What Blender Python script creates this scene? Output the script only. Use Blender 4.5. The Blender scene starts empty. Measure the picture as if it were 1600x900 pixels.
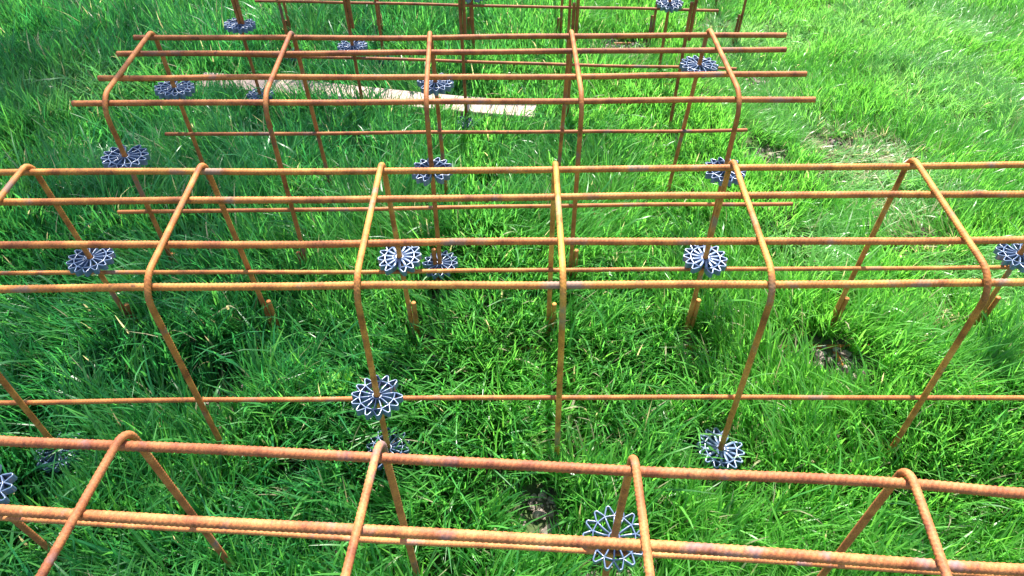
import bpy, math, random
import numpy as np
from mathutils import Vector, Matrix

rng = np.random.default_rng(7)
random.seed(7)
S = bpy.context.scene
COL = S.collection
PI = math.pi
R = math.radians

# ------------------------------------------------------------------ measured layout (metres)
BARS = {1: [[[-0.7929, 0.5845, 0.582], [-0.6013, 0.5752, 0.582], [-0.2042, 0.5546, 0.582], [0.1811, 0.5271, 0.582], [0.5801, 0.5025, 0.582], [0.738, 0.4862, 0.582]], [[-0.7339, 0.4711, 0.582], [-0.6121, 0.4645, 0.582], [-0.2145, 0.4373, 0.582], [0.1793, 0.4128, 0.582], [0.5689, 0.3856, 0.582], [0.6808, 0.3781, 0.582]]], 2: [[[-1.138, 1.2659, 0.6], [-0.6893, 1.2661, 0.6], [-0.2888, 1.2644, 0.6], [0.0984, 1.264, 0.6], [0.4948, 1.2671, 0.6], [0.898, 1.2702, 0.6], [1.1454, 1.2737, 0.6]], [[-1.0828, 1.1599, 0.6], [-0.6867, 1.1626, 0.6], [-0.2933, 1.1631, 0.6], [0.099, 1.1658, 0.6], [0.4945, 1.1663, 0.6], [0.8993, 1.1689, 0.6], [1.09, 1.1692, 0.6]], [[-1.0115, 1.0228, 0.6], [-0.6822, 1.0217, 0.6], [-0.2903, 1.0219, 0.6], [0.0979, 1.0221, 0.6], [0.4845, 1.0204, 0.6], [0.885, 1.0206, 0.6], [1.0118, 1.0213, 0.6]], [[-0.9481, 0.9011, 0.6], [-0.6783, 0.9021, 0.6], [-0.2881, 0.9021, 0.6], [0.0948, 0.9004, 0.6], [0.4834, 0.9004, 0.6], [0.8846, 0.902, 0.6], [0.9492, 0.9031, 0.6]]], 3: [[[-1.0611, 1.8735, 0.626], [-0.6174, 1.8675, 0.626], [-0.2259, 1.8622, 0.626], [0.1717, 1.8648, 0.626], [0.5611, 1.8675, 0.626], [0.7759, 1.8686, 0.626]], [[-1.0697, 1.7773, 0.626], [-0.6178, 1.7752, 0.626], [-0.2206, 1.7737, 0.626], [0.1727, 1.7723, 0.626], [0.5636, 1.7784, 0.626], [0.7505, 1.7797, 0.626]], [[-1.0657, 1.6432, 0.626], [-0.6117, 1.641, 0.626], [-0.2128, 1.636, 0.626], [0.1734, 1.6379, 0.626], [0.5627, 1.6432, 0.626], [0.7638, 1.6407, 0.626]], [[-1.0752, 1.5161, 0.626], [-0.6039, 1.5166, 0.626], [-0.2077, 1.515, 0.626], [0.1739, 1.5135, 0.626], [0.562, 1.515, 0.626], [0.746, 1.5159, 0.626]]]}
MIDS = {1: {'r': [[-0.9659, 0.6106, 0.2826], [-0.4747, 0.5788, 0.2875], [-0.0028, 0.5482, 0.2869], [0.4535, 0.5186, 0.2864], [0.8938, 0.49, 0.2884]]}, 2: {'f': [[-1.1437, 0.9052, 0.2367], [-0.57, 0.9033, 0.2444], [0.1019, 0.901, 0.2502], [0.5088, 0.8996, 0.2467], [1.1344, 0.8975, 0.2408]], 'r': [[-1.3182, 1.2811, 0.2764], [-0.3946, 1.2779, 0.2773], [0.0003, 1.2766, 0.2798], [0.4926, 1.2749, 0.2806], [0.8852, 1.2736, 0.2831], [1.1466, 1.2727, 0.284]]}, 3: {'f': [[-1.098, 1.5073, 0.2943], [-0.428, 1.5133, 0.2934], [0.1804, 1.5187, 0.298], [0.7875, 1.5241, 0.2958]], 'r': [[-1.0852, 1.8688, 0.3156], [-0.4002, 1.8749, 0.3092], [0.1647, 1.8799, 0.3067], [0.746, 1.8851, 0.3063]]}}
HOOPS = {1: {0: [[-1.0316, 0.2256], [-0.9931, 0.6197], 0, 0.023], 1: [[-0.6378, 0.201], [-0.5993, 0.5951], 0, 0.014], 2: [[-0.2371, 0.1801], [-0.2025, 0.5745], 0, 0.0038], 3: [[0.1753, 0.1512], [0.1814, 0.5471], 0, -0.0008], 4: [[0.5437, 0.1272], [0.5816, 0.5214], 0, -0.0002], 5: [[0.9376, 0.1026], [0.9755, 0.4968], 0, 0]}, 2: {0: [[-1.4594, 0.8911], [-1.4714, 1.2861], 0, 0], 1: [[-1.0686, 0.8911], [-1.0807, 1.2861], -0.0221, 0.0173], 2: [[-0.6779, 0.8911], [-0.6899, 1.2861], -0.0166, 0.0158], 3: [[-0.2881, 0.8911], [-0.2888, 1.2844], -0.0128, 0.0077], 4: [[0.0947, 0.8894], [0.0986, 1.2852], 0.0121, 0.0034], 5: [[0.4826, 0.8878], [0.4951, 1.2859], 0.0172, -0.0011], 6: [[0.8842, 0.891], [0.8982, 1.289], 0.0328, -0.0004], 7: [[1.2749, 0.891], [1.2889, 1.289], 0, 0.0212], 8: [[1.6657, 0.891], [1.6796, 1.2889], 0, 0]}, 3: {1: [[-1.0003, 1.5073], [-1.0147, 1.8928], -0.015, -0.0071], 2: [[-0.6035, 1.5056], [-0.6181, 1.8875], -0.0116, 0.0056], 3: [[-0.2071, 1.504], [-0.227, 1.8822], -0.0092, 0.005], 4: [[0.174, 1.5025], [0.1716, 1.8848], 0.0032, -0.0192], 5: [[0.562, 1.504], [0.5611, 1.8875], 0.0122, -0.0281]}}

for _k in (0, 1): HOOPS[1][0][_k][0] += .012
ZTOP = {1: .582, 2: .600, 3: .626, 4: .610, 5: .615}

# the two cages behind, of which only the lower halves are in view
F4 = [(-.991, 2.464), (-.585, 2.433), (-.176, 2.398), (.221, 2.372), (.622, 2.348)]
R4 = [(-.970, 2.880), (-.559, 2.855), (-.159, 2.830), (.2445, 2.800), (.645, 2.775)]
X5 = [-1.005, -.590, -.178, .232, .660, 1.060]
HOOPS[4] = {i + 1: [F4[i], R4[i], 0.0, 0.0] for i in range(5)}
HOOPS[5] = {i + 1: [(x, 3.075 + .02 * x), (x - .01, 3.475 + .02 * x), 0.0, 0.0] for i, x in enumerate(X5)}

# ------------------------------------------------------------------ helpers
def link(o, parent=None):
    COL.objects.link(o)
    if parent: o.parent = parent
    return o

def empty(name, loc, rot=(0, 0, 0)):
    o = bpy.data.objects.new(name, None)
    o.empty_display_size = .05
    o.location = loc; o.rotation_euler = rot
    return link(o)

def tag(o, label=None, cat=None, group=None, kind=None):
    if label: o['label'] = label
    if cat: o['category'] = cat
    if group: o['group'] = group
    if kind: o['kind'] = kind
    return o

def np_mesh(name, V, F, mat, parent=None, smooth=True):
    """V (n,3) float, F (m,4) int (a triangle repeats nothing: use F of width 3)"""
    me = bpy.data.meshes.new(name)
    V = np.asarray(V, dtype=np.float32); F = np.asarray(F, dtype=np.int32)
    k = F.shape[1]
    me.vertices.add(len(V)); me.vertices.foreach_set('co', V.ravel())
    me.loops.add(F.size); me.loops.foreach_set('vertex_index', F.ravel())
    me.polygons.add(len(F))
    me.polygons.foreach_set('loop_start', np.arange(0, F.size, k, dtype=np.int32))
    me.polygons.foreach_set('loop_total', np.full(len(F), k, dtype=np.int32))
    me.polygons.foreach_set('use_smooth', np.full(len(F), smooth, dtype=bool))
    me.update(calc_edges=True); me.validate()
    if mat: me.materials.append(mat)
    o = bpy.data.objects.new(name, me)
    return link(o, parent)

def py_mesh(name, verts, faces, mat, parent=None, smooth=False):
    me = bpy.data.meshes.new(name)
    me.from_pydata([tuple(v) for v in verts], [], faces)
    if smooth:
        me.polygons.foreach_set('use_smooth', np.full(len(faces), True, dtype=bool))
    me.update()
    if mat: me.materials.append(mat)
    o = bpy.data.objects.new(name, me)
    return link(o, parent)

# ------------------------------------------------------------------ materials
def new_mat(name):
    m = bpy.data.materials.new(name); m.use_nodes = True
    nt = m.node_tree; nt.nodes.clear()
    return m, nt.nodes, nt.links

def node(N, t, **kw):
    n = N.new(t)
    for k, v in kw.items(): setattr(n, k, v)
    return n

def ramp(N, stops):
    n = N.new('ShaderNodeValToRGB'); cr = n.color_ramp
    while len(cr.elements) > 1: cr.elements.remove(cr.elements[-1])
    cr.elements[0].position = stops[0][0]; cr.elements[0].color = (*stops[0][1], 1)
    for p, c in stops[1:]:
        e = cr.elements.new(p); e.color = (*c, 1)
    return n

def noise(N, L, vec, scale, detail=4, rough=.55):
    n = N.new('ShaderNodeTexNoise'); n.inputs['Scale'].default_value = scale
    n.inputs['Detail'].default_value = detail; n.inputs['Roughness'].default_value = rough
    L.new(vec, n.inputs['Vector']); return n

def mix(N, L, fac, a, b, mode='MIX'):
    n = N.new('ShaderNodeMix'); n.data_type = 'RGBA'; n.blend_type = mode
    for i, v in ((0, fac), (6, a), (7, b)):
        if hasattr(v, 'is_linked'): L.new(v, n.inputs[i])
        elif i == 0: n.inputs[0].default_value = v
        else: n.inputs[i].default_value = (*v, 1)
    return n.outputs[2]

def rust_material():
    m, N, L = new_mat('rusted_steel')
    out = node(N, 'ShaderNodeOutputMaterial'); b = node(N, 'ShaderNodeBsdfPrincipled')
    L.new(b.outputs[0], out.inputs[0])
    tc = node(N, 'ShaderNodeTexCoord'); oi = node(N, 'ShaderNodeObjectInfo')
    off = node(N, 'ShaderNodeVectorMath', operation='SCALE'); off.inputs[0].default_value = (7.3, 3.1, 5.7)
    L.new(oi.outputs['Random'], off.inputs['Scale'])
    add = node(N, 'ShaderNodeVectorMath', operation='ADD')
    L.new(tc.outputs['Object'], add.inputs[0]); L.new(off.outputs[0], add.inputs[1])
    v = add.outputs[0]
    n1 = noise(N, L, v, 26, 5, .6)
    r1 = ramp(N, [(.30, (.25, .078, .027)), (.45, (.45, .162, .047)), (.58, (.58, .235, .066)), (.76, (.67, .335, .105))])
    L.new(n1.outputs[0], r1.inputs[0])
    # fine powdery grain
    n2 = noise(N, L, v, 420, 3, .7)
    r2 = ramp(N, [(.35, (.62, .60, .60)), (.65, (1.12, 1.12, 1.12))]); L.new(n2.outputs[0], r2.inputs[0])
    c = mix(N, L, 1.0, r1.outputs[0], r2.outputs[0], 'MULTIPLY')
    # dark and greyish mill-scale patches
    n3 = noise(N, L, v, 9, 5, .62)
    r3 = ramp(N, [(.58, (0, 0, 0)), (.68, (1, 1, 1))]); L.new(n3.outputs[0], r3.inputs[0])
    c = mix(N, L, r3.outputs[0], c, (.26, .165, .145))
    n4 = noise(N, L, v, 60, 4, .6)
    r4 = ramp(N, [(.62, (0, 0, 0)), (.72, (.85, .85, .85))]); L.new(n4.outputs[0], r4.inputs[0])
    c = mix(N, L, r4.outputs[0], c, (.15, .055, .03))
    # bars differ from one another
    hv = node(N, 'ShaderNodeHueSaturation')
    mr = node(N, 'ShaderNodeMapRange'); L.new(oi.outputs['Random'], mr.inputs[0])
    mr.inputs[3].default_value = .497; mr.inputs[4].default_value = .507
    L.new(mr.outputs[0], hv.inputs['Hue'])
    mv = node(N, 'ShaderNodeMapRange'); L.new(oi.outputs['Random'], mv.inputs[0])
    mv.inputs[3].default_value = .85; mv.inputs[4].default_value = 1.12
    L.new(mv.outputs[0], hv.inputs['Value']); L.new(c, hv.inputs['Color'])
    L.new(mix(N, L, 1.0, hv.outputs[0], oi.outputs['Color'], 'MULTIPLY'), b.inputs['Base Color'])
    b.inputs['Roughness'].default_value = .66
    b.inputs['Specular IOR Level'].default_value = .42
    bp = node(N, 'ShaderNodeBump'); bp.inputs['Strength'].default_value = .35; bp.inputs['Distance'].default_value = .0006
    L.new(n2.outputs[0], bp.inputs['Height']); L.new(bp.outputs[0], b.inputs['Normal'])
    return m

def plastic_material():
    m, N, L = new_mat('slate_blue_plastic')
    out = node(N, 'ShaderNodeOutputMaterial'); b = node(N, 'ShaderNodeBsdfPrincipled')
    L.new(b.outputs[0], out.inputs[0])
    tc = node(N, 'ShaderNodeTexCoord')
    n1 = noise(N, L, tc.outputs['Object'], 60, 4)
    r1 = ramp(N, [(.3, (.080, .122, .215)), (.7, (.130, .186, .300))]); L.new(n1.outputs[0], r1.inputs[0])
    L.new(r1.outputs[0], b.inputs['Base Color'])
    b.inputs['Roughness'].default_value = .30
    b.inputs['Specular IOR Level'].default_value = .75
    b.inputs['Coat Weight'].default_value = .35; b.inputs['Coat Roughness'].default_value = .2
    return m

def wood_material():
    m, N, L = new_mat('pale_plank_wood')
    out = node(N, 'ShaderNodeOutputMaterial'); b = node(N, 'ShaderNodeBsdfPrincipled')
    L.new(b.outputs[0], out.inputs[0])
    tc = node(N, 'ShaderNodeTexCoord'); mp = node(N, 'ShaderNodeMapping')
    mp.inputs['Scale'].default_value = (1.6, 90, 40); L.new(tc.outputs['Object'], mp.inputs[0])
    n1 = noise(N, L, mp.outputs[0], 2.0, 6, .6)
    r1 = ramp(N, [(.25, (.36, .255, .215)), (.5, (.405, .29, .25)), (.75, (.435, .32, .28))]); L.new(n1.outputs[0], r1.inputs[0])
    n2 = noise(N, L, tc.outputs['Object'], 14, 5)
    r2 = ramp(N, [(.5, (1, 1, 1)), (.8, (.74, .71, .68))]); L.new(n2.outputs[0], r2.inputs[0])
    L.new(mix(N, L, 1.0, r1.outputs[0], r2.outputs[0], 'MULTIPLY'), b.inputs['Base Color'])
    b.inputs['Roughness'].default_value = .8
    bp = node(N, 'ShaderNodeBump'); bp.inputs['Strength'].default_value = .3; bp.inputs['Distance'].default_value = .001
    L.new(n1.outputs[0], bp.inputs['Height']); L.new(bp.outputs[0], b.inputs['Normal'])
    return m

def blade_material(name, attr='tint', trans=.50, rough=.35, spec=.58, tgain=(2.1, 2.0, 1.4)):
    m, N, L = new_mat(name)
    out = node(N, 'ShaderNodeOutputMaterial'); b = node(N, 'ShaderNodeBsdfPrincipled')
    t = node(N, 'ShaderNodeBsdfTranslucent'); mx = node(N, 'ShaderNodeMixShader')
    a = node(N, 'ShaderNodeAttribute'); a.attribute_name = attr
    L.new(a.outputs['Color'], b.inputs['Base Color'])
    L.new(mix(N, L, 1.0, a.outputs['Color'], tgain, 'MULTIPLY'), t.inputs['Color'])
    b.inputs['Roughness'].default_value = rough; b.inputs['Specular IOR Level'].default_value = spec
    mx.inputs[0].default_value = trans
    L.new(b.outputs[0], mx.inputs[1]); L.new(t.outputs[0], mx.inputs[2]); L.new(mx.outputs[0], out.inputs[0])
    return m

def soil_material(name, dark=False, pale=False):
    m, N, L = new_mat(name)
    out = node(N, 'ShaderNodeOutputMaterial'); b = node(N, 'ShaderNodeBsdfPrincipled')
    L.new(b.outputs[0], out.inputs[0])
    tc = node(N, 'ShaderNodeTexCoord')
    n1 = noise(N, L, tc.outputs['Object'], 40, 6, .65)
    r1 = ramp(N, [(.3, (.045, .032, .024)), (.5, (.10, .075, .058)), (.7, (.24, .19, .16))])
    if pale: r1.color_ramp.elements[0].color = (.10, .075, .06, 1); r1.color_ramp.elements[1].color = (.27, .215, .185, 1); r1.color_ramp.elements[2].color = (.42, .35, .31, 1)
    L.new(n1.outputs[0], r1.inputs[0]); c = r1.outputs[0]
    if dark:      # the lawn's ground: soil under a mat of moss and thatch, plain green turf further out
        n2 = noise(N, L, tc.outputs['Object'], 9, 5)
        r2 = ramp(N, [(.40, (0, 0, 0)), (.62, (1, 1, 1))]); L.new(n2.outputs[0], r2.inputs[0])
        n3 = noise(N, L, tc.outputs['Object'], 130, 4, .7)
        r3 = ramp(N, [(.3, (.030, .075, .016)), (.7, (.080, .160, .032))]); L.new(n3.outputs[0], r3.inputs[0])
        c = mix(N, L, .55, r1.outputs[0], (.05, .04, .028))
        c = mix(N, L, r2.outputs[0], c, r3.outputs[0])
        ln = node(N, 'ShaderNodeVectorMath', operation='LENGTH'); L.new(tc.outputs['Object'], ln.inputs[0])
        mr = node(N, 'ShaderNodeMapRange'); mr.inputs[1].default_value = 4.0; mr.inputs[2].default_value = 6.5
        L.new(ln.outputs['Value'], mr.inputs[0])
        c = mix(N, L, mr.outputs[0], c, mix(N, L, n2.outputs[0], (.045, .12, .02), (.075, .17, .03)))
    L.new(c, b.inputs['Base Color']); b.inputs['Roughness'].default_value = .95
    b.inputs['Specular IOR Level'].default_value = .2
    bp = node(N, 'ShaderNodeBump'); bp.inputs['Strength'].default_value = .8; bp.inputs['Distance'].default_value = .006
    L.new(n1.outputs[0], bp.inputs['Height']); L.new(bp.outputs[0], b.inputs['Normal'])
    return m

def bark_material():
    m, N, L = new_mat('bark')
    out = node(N, 'ShaderNodeOutputMaterial'); b = node(N, 'ShaderNodeBsdfPrincipled'); L.new(b.outputs[0], out.inputs[0])
    tc = node(N, 'ShaderNodeTexCoord'); mp = node(N, 'ShaderNodeMapping'); mp.inputs['Scale'].default_value = (9, 9, 1.6)
    L.new(tc.outputs['Object'], mp.inputs[0]); n1 = noise(N, L, mp.outputs[0], 2.2, 6)
    r1 = ramp(N, [(.3, (.06, .045, .035)), (.7, (.20, .16, .125))]); L.new(n1.outputs[0], r1.inputs[0])
    L.new(r1.outputs[0], b.inputs['Base Color']); b.inputs['Roughness'].default_value = .9
    bp = node(N, 'ShaderNodeBump'); bp.inputs['Distance'].default_value = .02; L.new(n1.outputs[0], bp.inputs['Height'])
    L.new(bp.outputs[0], b.inputs['Normal']); return m

RUST = rust_material(); PLASTIC = plastic_material(); WOOD = wood_material()
GRASS = blade_material('grass_blades'); LEAF = blade_material('leaves', trans=.35, rough=.45)
SOIL = soil_material('dry_soil', pale=True); GROUND = soil_material('lawn_soil', True); BARK = bark_material()

# ------------------------------------------------------------------ ribbed bars
def fillet(P, rad, n=9):
    """round the inner corners of a polyline"""
    P = [np.array(p, float) for p in P]; out = [P[0]]
    for i in range(1, len(P) - 1):
        a, b, c = P[i - 1], P[i], P[i + 1]
        u = (a - b) / np.linalg.norm(a - b); w = (c - b) / np.linalg.norm(c - b)
        ang = math.acos(np.clip(u @ w, -1, 1)); r = rad[i - 1] if hasattr(rad, '__len__') else rad
        if PI - ang < .02: out.append(b); continue
        d = r / math.tan(ang / 2); bis = (u + w) / np.linalg.norm(u + w); ctr = b + bis * (r / math.sin(ang / 2))
        s, e = b + u * d - ctr, b + w * d - ctr
        tot = math.acos(np.clip((s @ e) / r / r, -1, 1))
        for k in range(n + 1):
            t = k / n
            out.append(ctr + (math.sin((1 - t) * tot) * s + math.sin(t * tot) * e) / math.sin(tot))
    out.append(P[-1]); return np.array(out)

def bar_mesh(P, r, binorm, pitch=.008, rib=.0008, sides=14, per=4):
    P = np.asarray(P, float)
    seg = np.linalg.norm(np.diff(P, axis=0), axis=1); s = np.concatenate([[0], np.cumsum(seg)])
    n = max(4, int(s[-1] / (pitch / per))); q = np.linspace(0, s[-1], n + 1)
    C = np.stack([np.interp(q, s, P[:, k]) for k in range(3)], 1)
    T = np.gradient(C, axis=0); T /= np.linalg.norm(T, axis=1)[:, None]
    B = np.asarray(binorm, float)[None, :] - T * (T @ np.asarray(binorm, float))[:, None]
    B /= np.linalg.norm(B, axis=1)[:, None]; Nn = np.cross(B, T)
    ph = np.arange(sides) / sides * 2 * PI
    wob = np.cumsum(rng.normal(0, .006, n + 1))
    phase = q[:, None] / pitch + 3 * ph[None, :] / (2 * PI) + wob[:, None]
    prof = np.clip(.5 + .5 * np.cos(2 * PI * phase), 0, 1) ** 1.6
    cres = np.abs(np.sin(ph)) ** .45
    seam = np.exp(-(np.minimum(np.abs(np.sin(ph)), 1) / .16) ** 2)
    rad = r + rib * (prof * cres[None, :]) + rib * .55 * seam[None, :]
    rad = rad * (1 + rng.normal(0, .006, rad.shape))
    V = C[:, None, :] + rad[:, :, None] * (np.cos(ph)[None, :, None] * Nn[:, None, :] + np.sin(ph)[None, :, None] * B[:, None, :])
    V = V.reshape(-1, 3); m = n + 1
    i, j = np.meshgrid(np.arange(m - 1), np.arange(sides), indexing='ij'); j2 = (j + 1) % sides
    F = np.stack([i * sides + j, i * sides + j2, (i + 1) * sides + j2, (i + 1) * sides + j], -1).reshape(-1, 4)
    # sheared flat ends
    caps = []
    for ring, flip in ((0, True), (m - 1, False)):
        c = len(V); V = np.vstack([V, C[ring]])
        for k in range(0, sides, 2):
            a, b2, d = ring * sides + k, ring * sides + (k + 1) % sides, ring * sides + (k + 2) % sides
            caps.append([c, d, b2, a] if flip else [c, a, b2, d])
    return V, np.vstack([F, np.array(caps)])

def make_bar(name, pts, r, binorm, cage, parent, **kw):
    base = np.array(parent.location)
    V, F = bar_mesh(pts, r, binorm, **kw)
    o = np_mesh(name, V - base, F, RUST, parent)
    o.color = (*RUST_TONE[cage], 1)          # some batches of steel have rusted redder or browner than others
    return o
RUST_TONE = {1: (.96, .86, .98), 2: (.96, .90, .72), 3: (.80, .68, .64), 4: (.66, .55, .52), 5: (.62, .52, .50)}
HOOP_TONE = {(2, 3): (1.05, 1.06, .85), (2, 4): (1.15, 1.32, .85), (2, 5): (1.08, 1.15, .85)}   # golden sun sheen painted into these hoops as a yellower tint

def extend_line(pts, x0, x1, n=24):
    """a bar through the measured points, carried on straight to both ends"""
    P = np.array(pts, float); x = np.linspace(x0, x1, n); out = [x]
    for k in (1, 2):
        a, b = np.polyfit(P[:, 0], P[:, k], 1)
        res = P[:, k] - (a * P[:, 0] + b)
        wave = .0011 * np.sin(x * rng.uniform(3, 6) + rng.uniform(0, 6)) + .0007 * np.sin(x * rng.uniform(9, 14) + rng.uniform(0, 6))
        out.append(a * x + b + np.interp(x, P[:, 0], res) + wave)     # bars are never quite straight
    return np.stack(out, 1)

CAGE_LABEL = {
 1: 'nearest rusty rebar cage, thick skewed bars crossing the bottom of the photo',
 2: 'long rusty rebar cage across the middle, its bars running out at both sides',
 3: 'five-hoop rusty rebar cage behind the middle one, all its bar ends in view',
 4: 'rusty rebar cage standing over the plank, only legs and two thin bars in view',
 5: 'farthest rusty rebar cage, only hoop feet and short stubs in view at the top',
}
QUAL = {1: dict(sides=16, per=4), 2: dict(sides=14, per=4), 3: dict(sides=12, per=3), 4: dict(sides=10, per=3), 5: dict(sides=8, per=3)}
TOPR = {1: .0074, 2: .0069, 3: .0069, 4: .0066, 5: .0066}
XR = {1: (-1.16, 1.10), 2: (-1.60, 1.83), 4: (-1.09, .84), 5: (-1.10, 1.17)}
STUB = {1: 'f', 2: 'r', 3: 'f', 4: 'lap', 5: 'f'}
LEGS = {}          # (cage, hoop, side) -> function z -> xyz, for the spacers

def build_cage(c):
    hs = HOOPS[c]; zt = ZTOP[c]; q = QUAL[c]; rb = TOPR[c]; rh = .0058; rm = .0052
    fx = np.array([hs[h][0] for h in hs]); rx = np.array([hs[h][1] for h in hs])
    ctr = (fx.mean(0) + rx.mean(0)) / 2
    root = empty('rebar_cage', (ctr[0], ctr[1], 0))
    tag(root, CAGE_LABEL[c], 'rebar cage', 'rebar cages lined up on the lawn')
    ff = np.polyfit(fx[:, 0], fx[:, 1], 1); fr = np.polyfit(rx[:, 0], rx[:, 1], 1)
    front = lambda x: np.polyval(ff, x); rear = lambda x: np.polyval(fr, x)
    # --- the four bars under the top of the hoops
    if c in BARS:
        lines = [list(l) for l in BARS[c]]
        if c == 1:      # the two nearer ones are below the picture's edge
            for t in (.245, .365):
                lines.append([[p[0] - .01, p[1] - t - (.0 if t < .3 else 0), p[2]] for p in BARS[c][0]])
    else:
        lines = []
        for t in (.02, .125, .265, .385):
            lines.append([[x, rear(x) - t * (rear(x) - front(x)) / .40, zt] for x in (XR[c][0], 0, XR[c][1])])
    def lower(l, dz):       # a little lower, kept on its own sight line of the survey
        k = (1.5 - zt + dz) / (1.5 - zt); return [[p[0] * k, p[1] * k, p[2] - dz] for p in l]
    lines[-1] = lower(lines[-1], .0135); lines[0] = lower(lines[0], .0056)
    for l in lines:
        P = extend_line(l, *(XR[c] if c in XR and c != 3 else (l[0][0], l[-1][0])))
        make_bar('longitudinal_bar', P, rb, (0, .12, 1), c, root, pitch=.0088 if c == 1 else .008, rib=.0015 if c == 1 else .0012, **q)
    # --- thin side bars half way up
    mids = dict(MIDS.get(c, {}))
    if 'f' not in mids:
        z = .275 if c == 4 else .26
        mids['f'] = [[x, front(x) + .0105, z] for x in (-1, 0, 1)]
    if 'r' not in mids:
        z = .315 if c == 4 else .29
        mids['r'] = [[x, rear(x) - .0105, z] for x in (-1, 0, 1)]
    for s, l in mids.items():
        if c == 1: l = [[p[0], p[1], p[2] - .007] for p in l]
        x0, x1 = XR[c] if c in XR else (l[0][0], l[-1][0])
        if c == 4: x0, x1 = (-1.075, .826) if s == 'f' else (-1.065, .842)
        P = extend_line(l, x0, x1)
        make_bar('side_bar', P, rm, (0, .12, 1), c, root, pitch=.007, rib=.0009, **q)
    # --- bottom bars lying on the foot of the hoops, mostly lost in the grass
    x0, x1 = XR[c] if c in XR else (-1.12, .78)
    for t in (.035, .2, .355):
        P = [[x, rear(x) - t, -.004] for x in np.linspace(x0, x1, 8)]
        make_bar('longitudinal_bar', P, rb * .95, (0, .12, 1), c, root, pitch=.008, rib=.0008, sides=10, per=3)
    # --- hoops: one bent bar each, its two ends lapped beside one leg
    for h, (F, Rr, df, dr) in hs.items():
        F = np.array(F); Rr = np.array(Rr); zh = zt + rb + rh - .0005; zb = -.010
        ft = np.array([F[0], F[1], zh]); Rr = Rr + np.array([0, .006]); rt = np.array([Rr[0], Rr[1], zh])
        fb = np.array([F[0] + df, F[1], zb]); rbm = np.array([Rr[0] + dr, Rr[1], zb])
        d = (ft - rt); d[2] = 0; d /= np.linalg.norm(d); side = np.array([-d[1], d[0], 0])   # to the right of the picture
        lap = 2 * rh + .0016
        jig = rng.normal(0, .006)
        if STUB[c] == 'r':
            e = side * lap
            st = np.array([*(rbm + e + (rt - rbm) * .0)[:2], .148 + jig]); 
            P = [st, rbm + e * 1.0, fb, ft, rt, rbm + np.array([0, 0, .004]) ]
        elif STUB[c] == 'f':
            e = -side * lap if c == 5 else side * lap * (-1 if h in (2, 3) else 1)
            st = np.array([*(fb + e)[:2], .145 + jig])
            P = [st, fb + e, rbm, rt, ft, fb + np.array([0, 0, .004])]
        else:
            e = side * lap
            st = np.array([*(ft * .9 + fb * .1 + e * 0)[:2], .52 + jig])
            P = [st, fb, rbm, rt, ft + e, np.array([*(fb + (ft - fb) * .7 + e)[:2], .385 + jig])]
        P = fillet(P, (.024, .024, .055, .030) if STUB[c] == 'r' else (.024, .024, .030, .055))
        o = make_bar('stirrup', P, rh, side, c, root, pitch=.0072, rib=.0010, **q)
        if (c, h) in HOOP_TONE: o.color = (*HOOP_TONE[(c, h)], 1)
        LEGS[(c, h, 'f')] = (ft, fb); LEGS[(c, h, 'r')] = (rt, rbm)
    return root

for c in (1, 2, 3, 4, 5): build_cage(c)

# ------------------------------------------------------------------ star-shaped plastic wheel spacers
def strip(pts, w, h, closed=False):
    """a wall of thickness w and height h with a rounded top edge, standing on a plan polyline"""
    P = np.array(pts, float); n = len(P)
    if closed: T = np.roll(P, -1, 0) - np.roll(P, 1, 0)
    else: T = np.gradient(P, axis=0)
    T /= np.linalg.norm(T, axis=1)[:, None]; Nn = np.stack([-T[:, 1], T[:, 0]], 1) * w / 2
    rr = min(w * .5, .0011)
    prof = [(1, -h / 2), (1, -h / 2 + .0004), (1, h / 2 - rr * 1.3)]
    for k in range(6):
        t = PI * k / 5; prof.append((1 - rr / (w / 2) * (1 - math.cos(t)) if k < 3 else -1 + rr / (w / 2) * (1 + math.cos(t)), h / 2 - rr + rr * math.sin(t)))
    prof += [(-1, h / 2 - rr * 1.3), (-1, -h / 2 + .0004), (-1, -h / 2)]
    m_ = len(prof); V = []; F = []
    for i in range(n):
        for (u, z) in prof: V.append((*(P[i] + Nn[i] * u), z))
    m = n if closed else n - 1
    for i in range(m):
        j = (i + 1) % n
        for k in range(m_):
            k2 = (k + 1) % m_
            F.append((i * m_ + k, i * m_ + k2, j * m_ + k2, j * m_ + k))
    if not closed:
        F.append(tuple(range(m_ - 1, -1, -1))); F.append(tuple((n - 1) * m_ + k for k in range(m_)))
    return V, F

NS = 14; RO = .0555; RV = .0400; RH = .0095; HT = .0170; WT = .0019
def polar(r, a): return (r * math.cos(a), r * math.sin(a))
def spacer_meshes(WT, WS):
    step = 2 * PI / NS
    # outline: 13 rounded points, open where the clip slot is (between the ends)
    pts = []
    for i in range(NS - 1):
        a0 = (i + .5) * step; am = a0 + step / 2
        tip = []
        wv = .0048
        # down in the valley, up one flank, round the tip, down the other flank
        pts.append(polar(RV, a0))
        e = np.array(polar(1, am)); nrm = np.array([-e[1], e[0]])
        pts.append(tuple(e * (RV + .006) - nrm * (wv + .0016)))
        for k in range(7):
            t = -PI / 2 + PI * k / 6
            pts.append(tuple(e * (RO - .0042 + .0042 * math.cos(t)) + nrm * (.0040 * math.sin(t))))
        pts.append(tuple(e * (RV + .006) + nrm * (wv + .0016)))
    pts.append(polar(RV, (NS - .5) * step))
    rim = strip(pts, WT, HT)
    ring = strip([polar(RV - .0012, (i + .5) * step) for i in range(NS)], WT * .9, HT)
    hub = strip([polar(RH, a) for a in np.linspace(.34, 2 * PI - .34, 30)], WT * 1.1, HT)
    spoke = strip([(RH + .0004, 0), (.020, .0008), (.031, .0006), (RV - .0018, 0)], WS, HT)
    return rim, ring, hub, spoke

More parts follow.
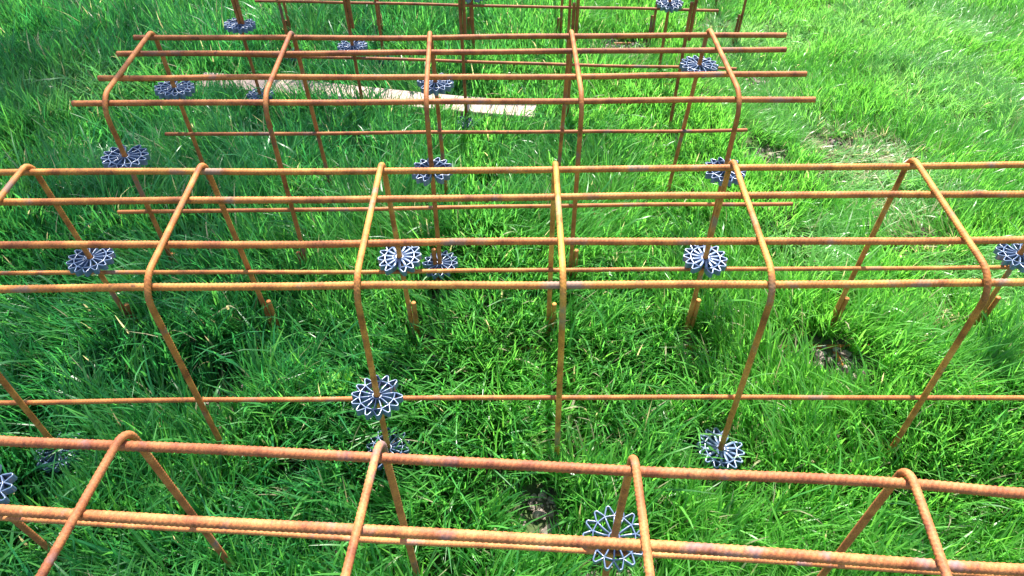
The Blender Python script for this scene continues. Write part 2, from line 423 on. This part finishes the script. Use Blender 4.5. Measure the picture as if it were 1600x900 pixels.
def make_spacer(WT, WS):
    _rim, _ring, _hub, _spoke = spacer_meshes(WT, WS)
    r = empty('wheel_spacer', (0, 0, 0))
    py_mesh('star_rim', *_rim, PLASTIC, r, True); py_mesh('inner_ring', *_ring, PLASTIC, r, True); py_mesh('hub', *_hub, PLASTIC, r, True)
    sp = py_mesh('spoke', *_spoke, PLASTIC, r, True)
    for i in range(NS):
        o = sp if i == 0 else link(sp.copy(), r)
        o.rotation_euler = (0, 0, (i + .5) * 2 * PI / NS)
    return r

def copy_tree(o):
    c = link(o.copy())
    for ch in list(o.children): link(ch.copy(), c)
    return c

proto = make_spacer(.0027, .0026)
broad = make_spacer(.0038, .0060)      # three stand the other way up and show the broad side of their ribs
# cage, hoop, leg, height, tilt to camera, tilt sideways, turn of the slot, size, label
SPACERS = [
 (1, 3, 'r', .302, 11, 4, 200, 1.0, 'blue star-shaped spacer tipped toward the camera on the nearest cage, behind two crossing bars'),
 (1, 0, 'r', .352, 4, -3, 60, 1.0, 'blue star-shaped spacer cut by the left edge of the photo, on the nearest cage'),
 (2, 1, 'r', .312, 0, -2, 75, .98, 'blue star-shaped spacer over the thin rear bar at the left end of the middle cage'),
 (2, 3, 'r', .312, 7, 3, 262, .98, 'sunlit white-rimmed star spacer left of the yellow hoop, slot facing the camera'),
 (2, 5, 'r', .300, 4, 0, 250, .98, 'sunlit white-rimmed star spacer on the middle cage, right of the yellow hoop'),
 (2, 7, 'r', .303, 0, 3, 100, .98, 'blue star-shaped spacer cut by the right edge of the photo'),
 (2, 3, 'f', .268, -2, 0, 22, 1.0, 'large blue star spacer crossing the thin front bar of the middle cage, whole outline showing'),
 (2, 5, 'f', .050, 3, -4, 40, 1.0, 'white-rimmed star spacer low in the sunlit grass, touching the nearest cage top bar'),
 (2, 3, 'f', .058, 6, 5, 300, .95, 'star-shaped spacer at the grass, half hidden behind the second hoop of the nearest cage'),
 (2, 1, 'f', .057, 2, 2, 130, .95, 'dark blue star spacer sunk in long shaded grass at the lower left'),
 (3, 1, 'f', .472, 0, -6, 95, 1.0, 'blue star-shaped spacer on the leftmost front leg of the five-hoop cage'),
 (3, 3, 'f', .427, 0, 0, 280, .98, 'blue star spacer on the middle front leg of the five-hoop cage, crossed by a bar'),
 (3, 5, 'f', .421, 0, 2, 170, .98, 'blue star spacer behind the bent top of a yellowish hoop, on the five-hoop cage'),
 (3, 3, 'f', .088, 2, 6, 200, .96, 'dark blue star spacer down in the grass at the middle foot of the five-hoop cage'),
 (3, 1, 'r', .452, -2, -6, 85, 1.0, 'blue star-shaped spacer just above the front bar at the left of the five-hoop cage'),
 (3, 3, 'r', .470, 0, 0, 200, .98, 'blue star spacer behind the third hoop top of the five-hoop cage'),
 (3, 5, 'r', .518, 0, 0, 300, .98, 'bright star spacer under the top bars at the right of the five-hoop cage'),
 (4, 1, 'f', .395, -2, -5, 80, .98, 'blue star spacer on a double leg just above the rear bar at the upper left'),
 (4, 1, 'f', .110, 0, 0, 210, .95, 'dark blue star spacer beside the left part of the plank'),
 (4, 2, 'f', .325, 0, 0, 120, .98, 'blue star spacer on the second double leg of the cage over the plank'),
 (4, 3, 'f', .030, 0, 0, 20, .9, 'dim star spacer in the grass right below the plank'),
 (4, 3, 'r', .345, 0, 0, 280, .96, 'blue star spacer cut by the top edge near the middle of the photo'),
 (4, 5, 'r', .335, 12, 0, 70, .96, 'white-rimmed star spacer at the top edge, right part, across a thin bar'),
 (4, 2, 'r', .070, 0, 0, 10, .92, 'pale star spacer mostly hidden in the grass behind the second top bar'),
 (4, 1, 'r', .070, 0, 0, 150, .92, 'pale star spacer sunk in grass behind the second hoop of the five-hoop cage'),
]
for i, (c, h, s, z, tx, ty, turn, sc, lab) in enumerate(SPACERS):
    o = proto if i == 0 else broad if i == 3 else copy_tree(broad if i in (4, 7) else proto)
    t, b = LEGS[(c, h, s)]; k = (t[2] - z) / (t[2] - b[2]); p = t + (b - t) * k
    rot = Matrix.Rotation(R(tx), 4, 'X') @ Matrix.Rotation(R(-ty), 4, 'Y') @ Matrix.Rotation(R(turn), 4, 'Z')
    o.rotation_euler = rot.to_euler(); o.location = p; o.scale = (sc, sc, sc)
    tag(o, lab, 'spacer', 'star-shaped plastic spacers clipped on the cages')

# ------------------------------------------------------------------ plank lying in the grass
def plank():
    L_, W_, T_ = 1.43, .106, .024
    A = np.array([-1.31, 2.671]); B = np.array([.098, 2.436])
    ang = math.atan2(B[1] - A[1], B[0] - A[0]); c = (A + B) / 2
    n = 14; V = []; F = []
    for i in range(n + 1):
        x = -L_ / 2 + L_ * i / n; dz = .004 * math.sin(i * .45)
        bv = .002
        for (y, z) in ((-W_ / 2, -T_ / 2), (-W_ / 2, T_ / 2 - bv), (-W_ / 2 + bv, T_ / 2), (W_ / 2 - bv, T_ / 2), (W_ / 2, T_ / 2 - bv), (W_ / 2, -T_ / 2)):
            V.append((x, y, z + dz))
    for i in range(n):
        for k in range(6):
            k2 = (k + 1) % 6; F.append((i * 6 + k2, i * 6 + k, (i + 1) * 6 + k, (i + 1) * 6 + k2))
    F.append(tuple(range(6))); F.append(tuple(n * 6 + k for k in range(5, -1, -1)))
    o = py_mesh('plank', V, F, WOOD); o.location = (c[0], c[1], .055); o.rotation_euler = (R(3), R(.6), ang)
    tag(o, 'pale bare wooden plank lying in the grass under the rear cages', 'plank')
    return c, ang, L_, W_
PC, PA, PL, PW = plank()

# ------------------------------------------------------------------ ground
PATCH = [  # x, y, rx, ry, rotation, strength, kind (0 soil, 1 straw)
 (.055, .747, .046, .048, .3, 1, 0), (.890, 1.190, .066, .056, 0, .98, 0), (.516, 1.228, .036, .040, .2, .85, 0),
 (.50, 3.06, .11, .09, 0, .95, 0), (.50, 2.93, .12, .05, 0, .6, 1), (1.30, 2.19, .15, .14, 0, .82, 1), (1.24, 2.26, .06, .03, 0, .8, 0),
 (.95, 2.18, .06, .05, 0, .9, 0), (.092, 1.94, .075, .04, 0, .9, 0), (-.278, 1.80, .04, .05, 0, .9, 0), (-.76, 1.06, .055, .07, .2, .88, 0),
 (.754, 1.22, .04, .03, 0, .8, 0), (.217, .600, .07, .05, 0, .93, 0), (1.30, 1.78, .13, .13, 0, .6, 1), (-.50, .86, .06, .03, 0, .8, 0),
 (-1.00, 1.64, .09, .05, 0, .7, 0), (-.98, 2.40, .035, .03, 0, .9, 0), (1.05, 2.70, .05, .05, 0, .8, 0), (.33, 1.62, .04, .03, 0, .5, 1),
 (1.22, 1.30, .09, .06, 0, .5, 1), (1.33, 2.00, .18, .18, 0, .7, 2), (1.05, 2.62, .16, .30, .3, .4, 2), (1.55, 1.50, .20, .12, 0, .7, 2), (1.15, 3.15, .25, .16, .2, .7, 2), (1.9, 2.7, .25, .3, 0, .5, 2), (1.9, 3.3, .4, .2, 0, .5, 2), (.95, 1.62, .12, .10, 0, .6, 2), (-1.75, 2.6, .2, .15, 0, .4, 2), (.16, .93, .08, .06, 0, .5, 1),
]
def vnoise(x, y, seed, scale):
    """smooth value noise on arrays"""
    g = np.random.default_rng(seed).random((64, 64)); X = x / scale + 31.7; Y = y / scale + 29.3
    xi = np.floor(X).astype(int); yi = np.floor(Y).astype(int); u = X - xi; v = Y - yi
    u = u * u * (3 - 2 * u); v = v * v * (3 - 2 * v); a = lambda i, j: g[(xi + i) % 64, (yi + j) % 64]
    return (a(0, 0) * (1 - u) + a(1, 0) * u) * (1 - v) + (a(0, 1) * (1 - u) + a(1, 1) * u) * v
def patch_mask(x, y, kind):
    m = np.zeros_like(x)
    wob = (vnoise(x, y, 91, .035) - .5) * .9
    for (px, py, rx, ry, a, s, k) in PATCH:
        if k != kind: continue
        dx, dy = x - px, y - py; c, si = math.cos(a), math.sin(a)
        d = np.sqrt(((dx * c + dy * si) / rx) ** 2 + ((-dx * si + dy * c) / ry) ** 2) + wob
        m = np.maximum(m, s * np.clip(1.5 - d, 0, .5) * 2)
    return m
def ground_z(x, y):
    near = np.exp(-((x / 6) ** 4 + ((y - 2) / 6) ** 4))
    z = ((vnoise(x, y, 3, .55) - .5) * .022 + (vnoise(x, y, 4, .16) - .5) * .010) * near
    pm = patch_mask(x, y, 0)
    return z + pm * (vnoise(x, y, 5, .022) - .80) * .030 - .002
def ground():
    def axis(lo, hi, a, b, fine):
        core = np.arange(lo, hi, fine)
        out_ = [hi + .1 * 1.5 ** k for k in range(18)]; in_ = [lo - .1 * 1.5 ** k for k in range(18)]
        return np.array(sorted(in_) + list(core) + out_)
    X = axis(-2.9, 2.9, 0, 0, .014); Y = axis(.3, 3.9, 0, 0, .014)
    gx, gy = np.meshgrid(X, Y, indexing='ij'); z = ground_z(gx, gy)
    V = np.stack([gx, gy, z], -1).reshape(-1, 3); nx, ny = len(X), len(Y)
    i, j = np.meshgrid(np.arange(nx - 1), np.arange(ny - 1), indexing='ij')
    F = np.stack([i * ny + j, (i + 1) * ny + j, (i + 1) * ny + j + 1, i * ny + j + 1], -1).reshape(-1, 4)
    o = np_mesh('ground', V, F, GROUND); tag(o, kind='structure')
ground()

def crumbs():
    """dry soil crumbs lying in the bare patches"""
    me = bpy.data.meshes.new('tmp'); import bmesh
    bm = bmesh.new(); bmesh.ops.create_icosphere(bm, subdivisions=2, radius=1)
    bv = np.array([v.co[:] for v in bm.verts]); bf = np.array([[v.index for v in f.verts] for f in bm.faces]); bm.free()
    VV, FF = [], []; off = 0
    for (px, py, rx, ry, a, s, k) in PATCH:
        if k: continue
        n = int(26000 * rx * ry * s)
        for _ in range(max(8, n)):
            t = rng.uniform(0, 2 * PI); q = math.sqrt(rng.uniform(0, 1)) * 1.15
            x = px + rx * q * math.cos(t); y = py + ry * q * math.sin(t)
            r = min(.016, .0025 + rng.exponential(.0032)) * (1.2 if abs(px - .055) < .02 else 1)
            d = 1 + rng.normal(0, .17, len(bv)); v = bv * d[:, None] * r * rng.uniform(.65, 1.15, 3)
            ca, sa = math.cos(t * 3), math.sin(t * 3)
            v = np.stack([v[:, 0] * ca - v[:, 1] * sa, v[:, 0] * sa + v[:, 1] * ca, v[:, 2]], 1)
            z = float(ground_z(np.array([x]), np.array([y]))[0]) + r * .45
            VV.append(v + np.array([x, y, z])); FF.append(bf + off); off += len(bv)
    o = np_mesh('soil_crumbs', np.vstack(VV), np.vstack(FF), SOIL, smooth=False)
    tag(o, 'dry crumbled soil in the bare patches of the lawn', 'soil', kind='stuff')
crumbs()

# ------------------------------------------------------------------ grass
def on_plank(x, y, pad=0.0):
    dx, dy = x - PC[0], y - PC[1]; c, s = math.cos(PA), math.sin(PA)
    return (np.abs(dx * c + dy * s) < PL / 2 + pad) & (np.abs(-dx * s + dy * c) < PW / 2 + pad)

def blades(x, y, az, th0, bend, length, width, tint, SEG=5):
    n = len(x); t = np.linspace(0, 1, SEG + 1)
    z0 = ground_z(x, y) - .004
    pos = np.zeros((n, SEG + 1, 3)); pos[:, 0] = np.stack([x, y, z0], 1)
    azs = az[:, None] + rng.normal(0, .35, n)[:, None] * t[None, :]
    for k in range(SEG):
        tm = (t[k] + t[k + 1]) / 2
        th = np.clip(th0 + bend * tm ** 1.3, -.2, 2.5); ds = length / SEG; a = azs[:, k]
        pos[:, k + 1, 0] = pos[:, k, 0] + ds * np.sin(th) * np.cos(a)
        pos[:, k + 1, 1] = pos[:, k, 1] + ds * np.sin(th) * np.sin(a)
        pos[:, k + 1, 2] = np.maximum(pos[:, k, 2] + ds * np.cos(th), z0 + .006 + .004 * k)
    tw = rng.normal(0, .5, n)
    prof = np.interp(t, [0, .25, .6, .85, 1], [.75, 1, .88, .5, .06])
    wd = np.stack([-np.sin(az), np.cos(az), np.sin(tw) * .6], 1)
    wd /= np.linalg.norm(wd, axis=1)[:, None]
    off = wd[:, None, :] * (width[:, None] * .5 * prof[None, :])[:, :, None]
    V = np.stack([pos - off, pos + off], 2).reshape(-1, 3)
    base = (np.arange(n) * (SEG + 1) * 2)[:, None]; k = np.arange(SEG)[None, :] * 2
    F = np.stack([base + k, base + k + 1, base + k + 3, base + k + 2], -1).reshape(-1, 4)
    C = np.repeat(tint, (SEG + 1) * 2, axis=0)
    return V, F, C

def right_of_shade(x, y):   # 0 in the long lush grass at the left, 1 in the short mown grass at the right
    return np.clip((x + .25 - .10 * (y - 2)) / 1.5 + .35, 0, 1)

PRESS = [(.055, .70, .08), (.89, 1.15, .06), (.505, .86, .085), (-.29, .86, .075), (-1.08, .83, .085), (-.207, 1.48, .06), (-.99, 2.45, .05), (-.176, 2.345, .05), (-.56, 2.82, .06), (-.97, 2.85, .06)]
def grass():
    VV, FF, CC = [], [], []; off = 0
    def emit(tx, ty, per, seg):
        nonlocal off
        nt = len(tx)
        k = rng.poisson(per, nt) + 3; idx = np.repeat(np.arange(nt), k); n = len(idx)
        mow = right_of_shade(tx, ty)
        short = np.clip((tx - .1) / .9, 0, 1) * np.clip((ty - 1.2) / 1.0, 0, 1)
        # how a tuft leans: slow field plus its own whim
        fa = vnoise(tx, ty, 11, .55) * 4 * PI + rng.normal(0, .6, nt)
        fl = .12 + .62 * vnoise(tx, ty, 12, .30) ** 1.6
        tl = (.160 - .035 * mow - .045 * short) * (.76 + .50 * vnoise(tx, ty, 13, .22)) * rng.uniform(.8, 1.2, nt)
        trad = rng.uniform(.014, .036, nt) * (1.1 - .3 * mow)
        ra = rng.uniform(0, 2 * PI, n); rr = np.sqrt(rng.random(n)) * trad[idx]
        x = tx[idx] + rr * np.cos(ra); y = ty[idx] + rr * np.sin(ra)
        # blade direction: part tuft lean, part outward from the tuft's middle
        f = rng.random(n); w = rr / trad[idx]
        vx = np.cos(fa[idx]) * fl[idx] * 1.1 + np.cos(ra) * (.08 + .34 * w) + rng.normal(0, .22, n)
        vy = np.sin(fa[idx]) * fl[idx] * 1.1 + np.sin(ra) * (.08 + .34 * w) + rng.normal(0, .22, n)
        az = np.arctan2(vy, vx); mag = np.hypot(vx, vy)
        th0 = np.clip(mag * .62, 0, 1.15); bend = np.abs(rng.normal(.34, .34, n)) + .7 * (f > .86)
        L_ = tl[idx] * rng.uniform(.45, 1.15, n) * np.where(f > .955, 1.45, 1)
        W_ = (.0058 - .0011 * mow[idx] - .0014 * short[idx]) * rng.uniform(.55, 1.25, n) * np.where(f > .955, 1.25, 1) * (1.9 if seg == 3 else 1)
        soil = patch_mask(x, y, 0); straw = patch_mask(x, y, 1); flat = patch_mask(x, y, 2)      # flat: pressed over, sky reflection painted in as a paler tint
        near = np.zeros(n)       # trodden and pressed down round the bare spots and under the low spacers
        for (px, py, pr) in PRESS: near = np.maximum(near, np.clip(1.6 - np.hypot(x - px, y - py) / pr, 0, 1))
        L_ *= 1 - .45 * soil - .35 * straw - .62 * near; th0 = np.clip(th0 + .5 * straw + .45 * flat, 0, 1.35)
        # colour of each blade: blue-green long grass, yellower mown grass, a few dry ones
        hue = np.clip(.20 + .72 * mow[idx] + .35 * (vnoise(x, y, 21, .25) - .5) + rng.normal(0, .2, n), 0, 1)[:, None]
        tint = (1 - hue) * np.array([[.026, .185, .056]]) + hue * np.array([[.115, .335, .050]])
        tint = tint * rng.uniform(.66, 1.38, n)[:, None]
        pale = (flat * rng.uniform(.1, .75, n))[:, None]; tint = tint * (1 - pale) + pale * np.array([[.26, .40, .22]])
        dry = rng.random(n) < ((.014 + .018 * vnoise(x, y, 33, .4)) + .38 * straw + .02 * soil)
        tint[dry] = np.array([.46, .41, .27]) * rng.uniform(.6, 1.15, dry.sum())[:, None]
        keep = (rng.random(n) > np.maximum(soil * 1.0, straw * .35)) & ~on_plank(x, y, .014)
        a = [q[keep] for q in (x, y, az, th0, bend, L_, W_)]
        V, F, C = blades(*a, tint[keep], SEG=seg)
        VV.append(V); FF.append(F + off); CC.append(C); off += len(V)
    # tufts: dense where the picture looks, thinner round about
    A = 1 / 1
    nt = int(11.6 * 9 * 1500); tx = rng.uniform(-5.8, 5.8, nt); ty = rng.uniform(-1.0, 8.0, nt)
    half = .95 + .60 * np.clip(ty, 0, 9); inside = (np.abs(tx) < half) & (ty > .25) & (ty < 4.0)
    edge = (np.abs(tx) < half + .6) & (ty < 4.6)
    p = np.where(inside, 1.0, np.where(edge, .45, .10)); kk = rng.random(nt) < p
    tx, ty, inside = tx[kk], ty[kk], inside[kk]
    emit(tx[inside], ty[inside], 11.5, 5)
    emit(tx[~inside], ty[~inside], 8, 3)
    # long grass standing against the near edge of the plank
    u = PL * np.concatenate([rng.uniform(-.5, .05, 48), rng.uniform(.05, .5, 3)]); v = -PW / 2 - rng.uniform(.006, .05, len(u))
    emit(PC[0] + u * math.cos(PA) - v * math.sin(PA), PC[1] + u * math.sin(PA) + v * math.cos(PA), 9, 5)
    V = np.vstack(VV); F = np.vstack(FF); C = np.vstack(CC)
    o = np_mesh('grass', V, F, GRASS)
    at = o.data.attributes.new('tint', 'FLOAT_COLOR', 'POINT')
    at.data.foreach_set('color', np.concatenate([C, np.ones((len(C), 1))], 1).astype(np.float32).ravel())
    tag(o, 'uneven green lawn grass, long and bent over at the left, shorter at the right', 'grass', kind='stuff')
    print('blades', len(F) // 5)
grass()

# ------------------------------------------------------------------ little weeds in the lawn
def weed(x, y, size, nleaf, label, col):
    V, F = [], []; z0 = .055
    for i in range(nleaf):
        a = i * 2.4 + rng.normal(0, .2); L_ = size * rng.uniform(.6, 1.1); el = rng.uniform(.35, 1.15)
        d = np.array([math.cos(a) * math.cos(el), math.sin(a) * math.cos(el), math.sin(el)]); s = np.array([-math.sin(a), math.cos(a), 0.])
        up = np.cross(d, s); p0 = np.array([0, 0, z0])
        def quad(p, dir_, l, w):
            sd = np.cross(dir_, up); sd /= np.linalg.norm(sd); b = len(V)
            V.extend([p - sd * w * .25, p + dir_ * l * .55 - sd * w, p + dir_ * l, p + dir_ * l * .55 + sd * w, p + sd * w * .25]); F.append((b, b + 1, b + 2, b + 3, b + 4))
        b = len(V); wst = s * .0008; tipp = p0 + d * L_
        V.extend([p0 - wst, tipp - wst * .4, tipp + wst * .4, p0 + wst]); F.append((b, b + 1, b + 2, b + 3))
        for k in range(3):      # a fan of toothed leaflets on each stalk
            base = p0 + d * L_ * (.62 + .14 * k)
            for sg in (-1, 1):
                q = d * .62 + s * sg * .75 + rng.normal(0, .1, 3); q /= np.linalg.norm(q)
                quad(base, q, L_ * (.42 - .07 * k), L_ * .085)
        quad(tipp, d, L_ * .4, L_ * .095)
    o = py_mesh('weed_plant', V, F, LEAF); o.location = (x, y, 0)
    at = o.data.attributes.new('tint', 'FLOAT_COLOR', 'POINT')
    cc = np.tile(np.array([*col, 1.0]), (len(V), 1)); at.data.foreach_set('color', cc.astype(np.float32).ravel())
    tag(o, label, 'weed')
weed(-.440, 1.083, .046, 12, 'bright green feathery weed beside the large star spacer of the middle cage', (.17, .42, .05))
weed(-.545, 1.072, .038, 10, 'small feathery weed left of the larger bright weed', (.13, .36, .04))
weed(-.400, 2.585, .045, 9, 'small dark green weed just behind the middle of the plank', (.05, .17, .03))

# ------------------------------------------------------------------ tree beyond the picture's upper left, whose crown shades the left half
SUN_EL, SUN_AZ = 58.0, 2.0
def shade_tree():
    bx, by = -4.0, 7.6
    root = empty('tree', (bx, by, 0)); tag(root, 'leafy tree standing beyond the cages, its crown shading the left half of the lawn', 'tree')
    def limb(pts, radii, sides=10):
        V, F = [], []
        P = np.array(pts, float)
        for i, p in enumerate(P):
            T = (P[min(i + 1, len(P) - 1)] - P[max(i - 1, 0)]); T /= np.linalg.norm(T)
            a = np.cross(T, (.3, 1, .1)); a /= np.linalg.norm(a); b = np.cross(T, a)
            for k in range(sides):
                t = 2 * PI * k / sides; rr = radii[i] * (1 + .08 * math.sin(3 * t + i))
                V.append(p + rr * (math.cos(t) * a + math.sin(t) * b))
            if i:
                for k in range(sides):
                    k2 = (k + 1) % sides; F.append(((i - 1) * sides + k, (i - 1) * sides + k2, i * sides + k2, i * sides + k))
        return V, F
    tr = [(0, 0, -.1), (.03, .02, 1.2), (-.05, .0, 3.0), (.05, -.05, 5.0), (.2, -.1, 7.5), (.3, 0, 9.6)]
    py_mesh('trunk', *limb(tr, [.26, .20, .17, .14, .09, .03]), BARK, root, True)
    cx, cy, cz = .32, -.75, 8.5; rx, ry, rz = 3.3, 3.2, 2.6
    clumps = []
    while len(clumps) < 125:
        q = rng.uniform(-1, 1, 3)
        if .1 < q @ q < 1: clumps.append(np.array([cx, cy, cz]) + q * np.array([rx, ry, rz]) * .92)
    for i in range(0, 95, 8):
        e = clumps[i]; z = rng.uniform(3.5, 7); s0 = np.array([0, 0, z]); mid = (s0 + e) / 2 + np.array([0, 0, .35])
        py_mesh('limb', *limb([s0, mid, e], [.07, .045, .012], 7), BARK, root, True)
    V, F, C = [], [], []
    for c in clumps:
        m = rng.integers(180, 290); rad = rng.uniform(.45, .85)
        for _ in range(m):
            p = c + rng.normal(0, .45, 3) * rad * np.array([1, 1, .75])
            nrm = rng.normal(0, .6, 3) + np.array([0, 0, .9]); nrm /= np.linalg.norm(nrm)
            a = np.cross(nrm, rng.normal(0, 1, 3)); a /= np.linalg.norm(a); b = np.cross(nrm, a); L_ = rng.uniform(.05, .09); w = L_ * .36
            k = len(V); V += [p, p + a * L_ * .5 + b * w, p + a * L_, p + a * L_ * .5 - b * w]; F.append((k, k + 1, k + 2, k + 3))
            col = np.array([.05, .12, .025]) * rng.uniform(.7, 1.3); C += [col] * 4
    o = py_mesh('crown', V, F, LEAF, root)
    at = o.data.attributes.new('tint', 'FLOAT_COLOR', 'POINT')
    at.data.foreach_set('color', np.concatenate([np.array(C), np.ones((len(C), 1))], 1).astype(np.float32).ravel())
shade_tree()

# ------------------------------------------------------------------ light
w = bpy.data.worlds.new('World'); S.world = w; w.use_nodes = True
nt = w.node_tree; nt.nodes.clear()
sky = nt.nodes.new('ShaderNodeTexSky'); sky.sky_type = 'NISHITA'; sky.sun_disc = False
sky.sun_elevation = R(SUN_EL); sky.sun_rotation = R(SUN_AZ)
bg = nt.nodes.new('ShaderNodeBackground'); bg.inputs[1].default_value = .11
ow = nt.nodes.new('ShaderNodeOutputWorld'); nt.links.new(sky.outputs[0], bg.inputs[0]); nt.links.new(bg.outputs[0], ow.inputs[0])
sd = bpy.data.lights.new('sun', 'SUN'); sd.energy = 5.0; sd.angle = R(.55); sd.color = (1, .955, .88)
so = bpy.data.objects.new('sun', sd); link(so)
az, el = R(SUN_AZ), R(SUN_EL); sv = Vector((math.sin(az) * math.cos(el), math.cos(az) * math.cos(el), math.sin(el)))
so.rotation_euler = sv.to_track_quat('Z', 'Y').to_euler(); so.location = (-3, 12, 16)

# ------------------------------------------------------------------ camera
cd = bpy.data.cameras.new('camera'); cd.sensor_width = 36; cd.lens = 24.178; cd.clip_start = .02; cd.clip_end = 500
co = bpy.data.objects.new('camera', cd); link(co); S.camera = co
rv, uv, bv_ = (0.99998134, -0.00433325, -0.00430714), (0.0061097, 0.70922759, 0.70495312), (0.0, -0.70496627, 0.70924083)
co.matrix_world = Matrix(((rv[0], uv[0], bv_[0], 0), (rv[1], uv[1], bv_[1], 0), (rv[2], uv[2], bv_[2], 1.5), (0, 0, 0, 1)))

S.view_settings.view_transform = 'Standard'; S.view_settings.look = 'None'
S.view_settings.exposure = 1.52; S.view_settings.gamma = 1; S.view_settings.use_curve_mapping = False
S.cycles.max_bounces = 6; S.cycles.transmission_bounces = 3; S.cycles.diffuse_bounces = 4; S.cycles.glossy_bounces = 2
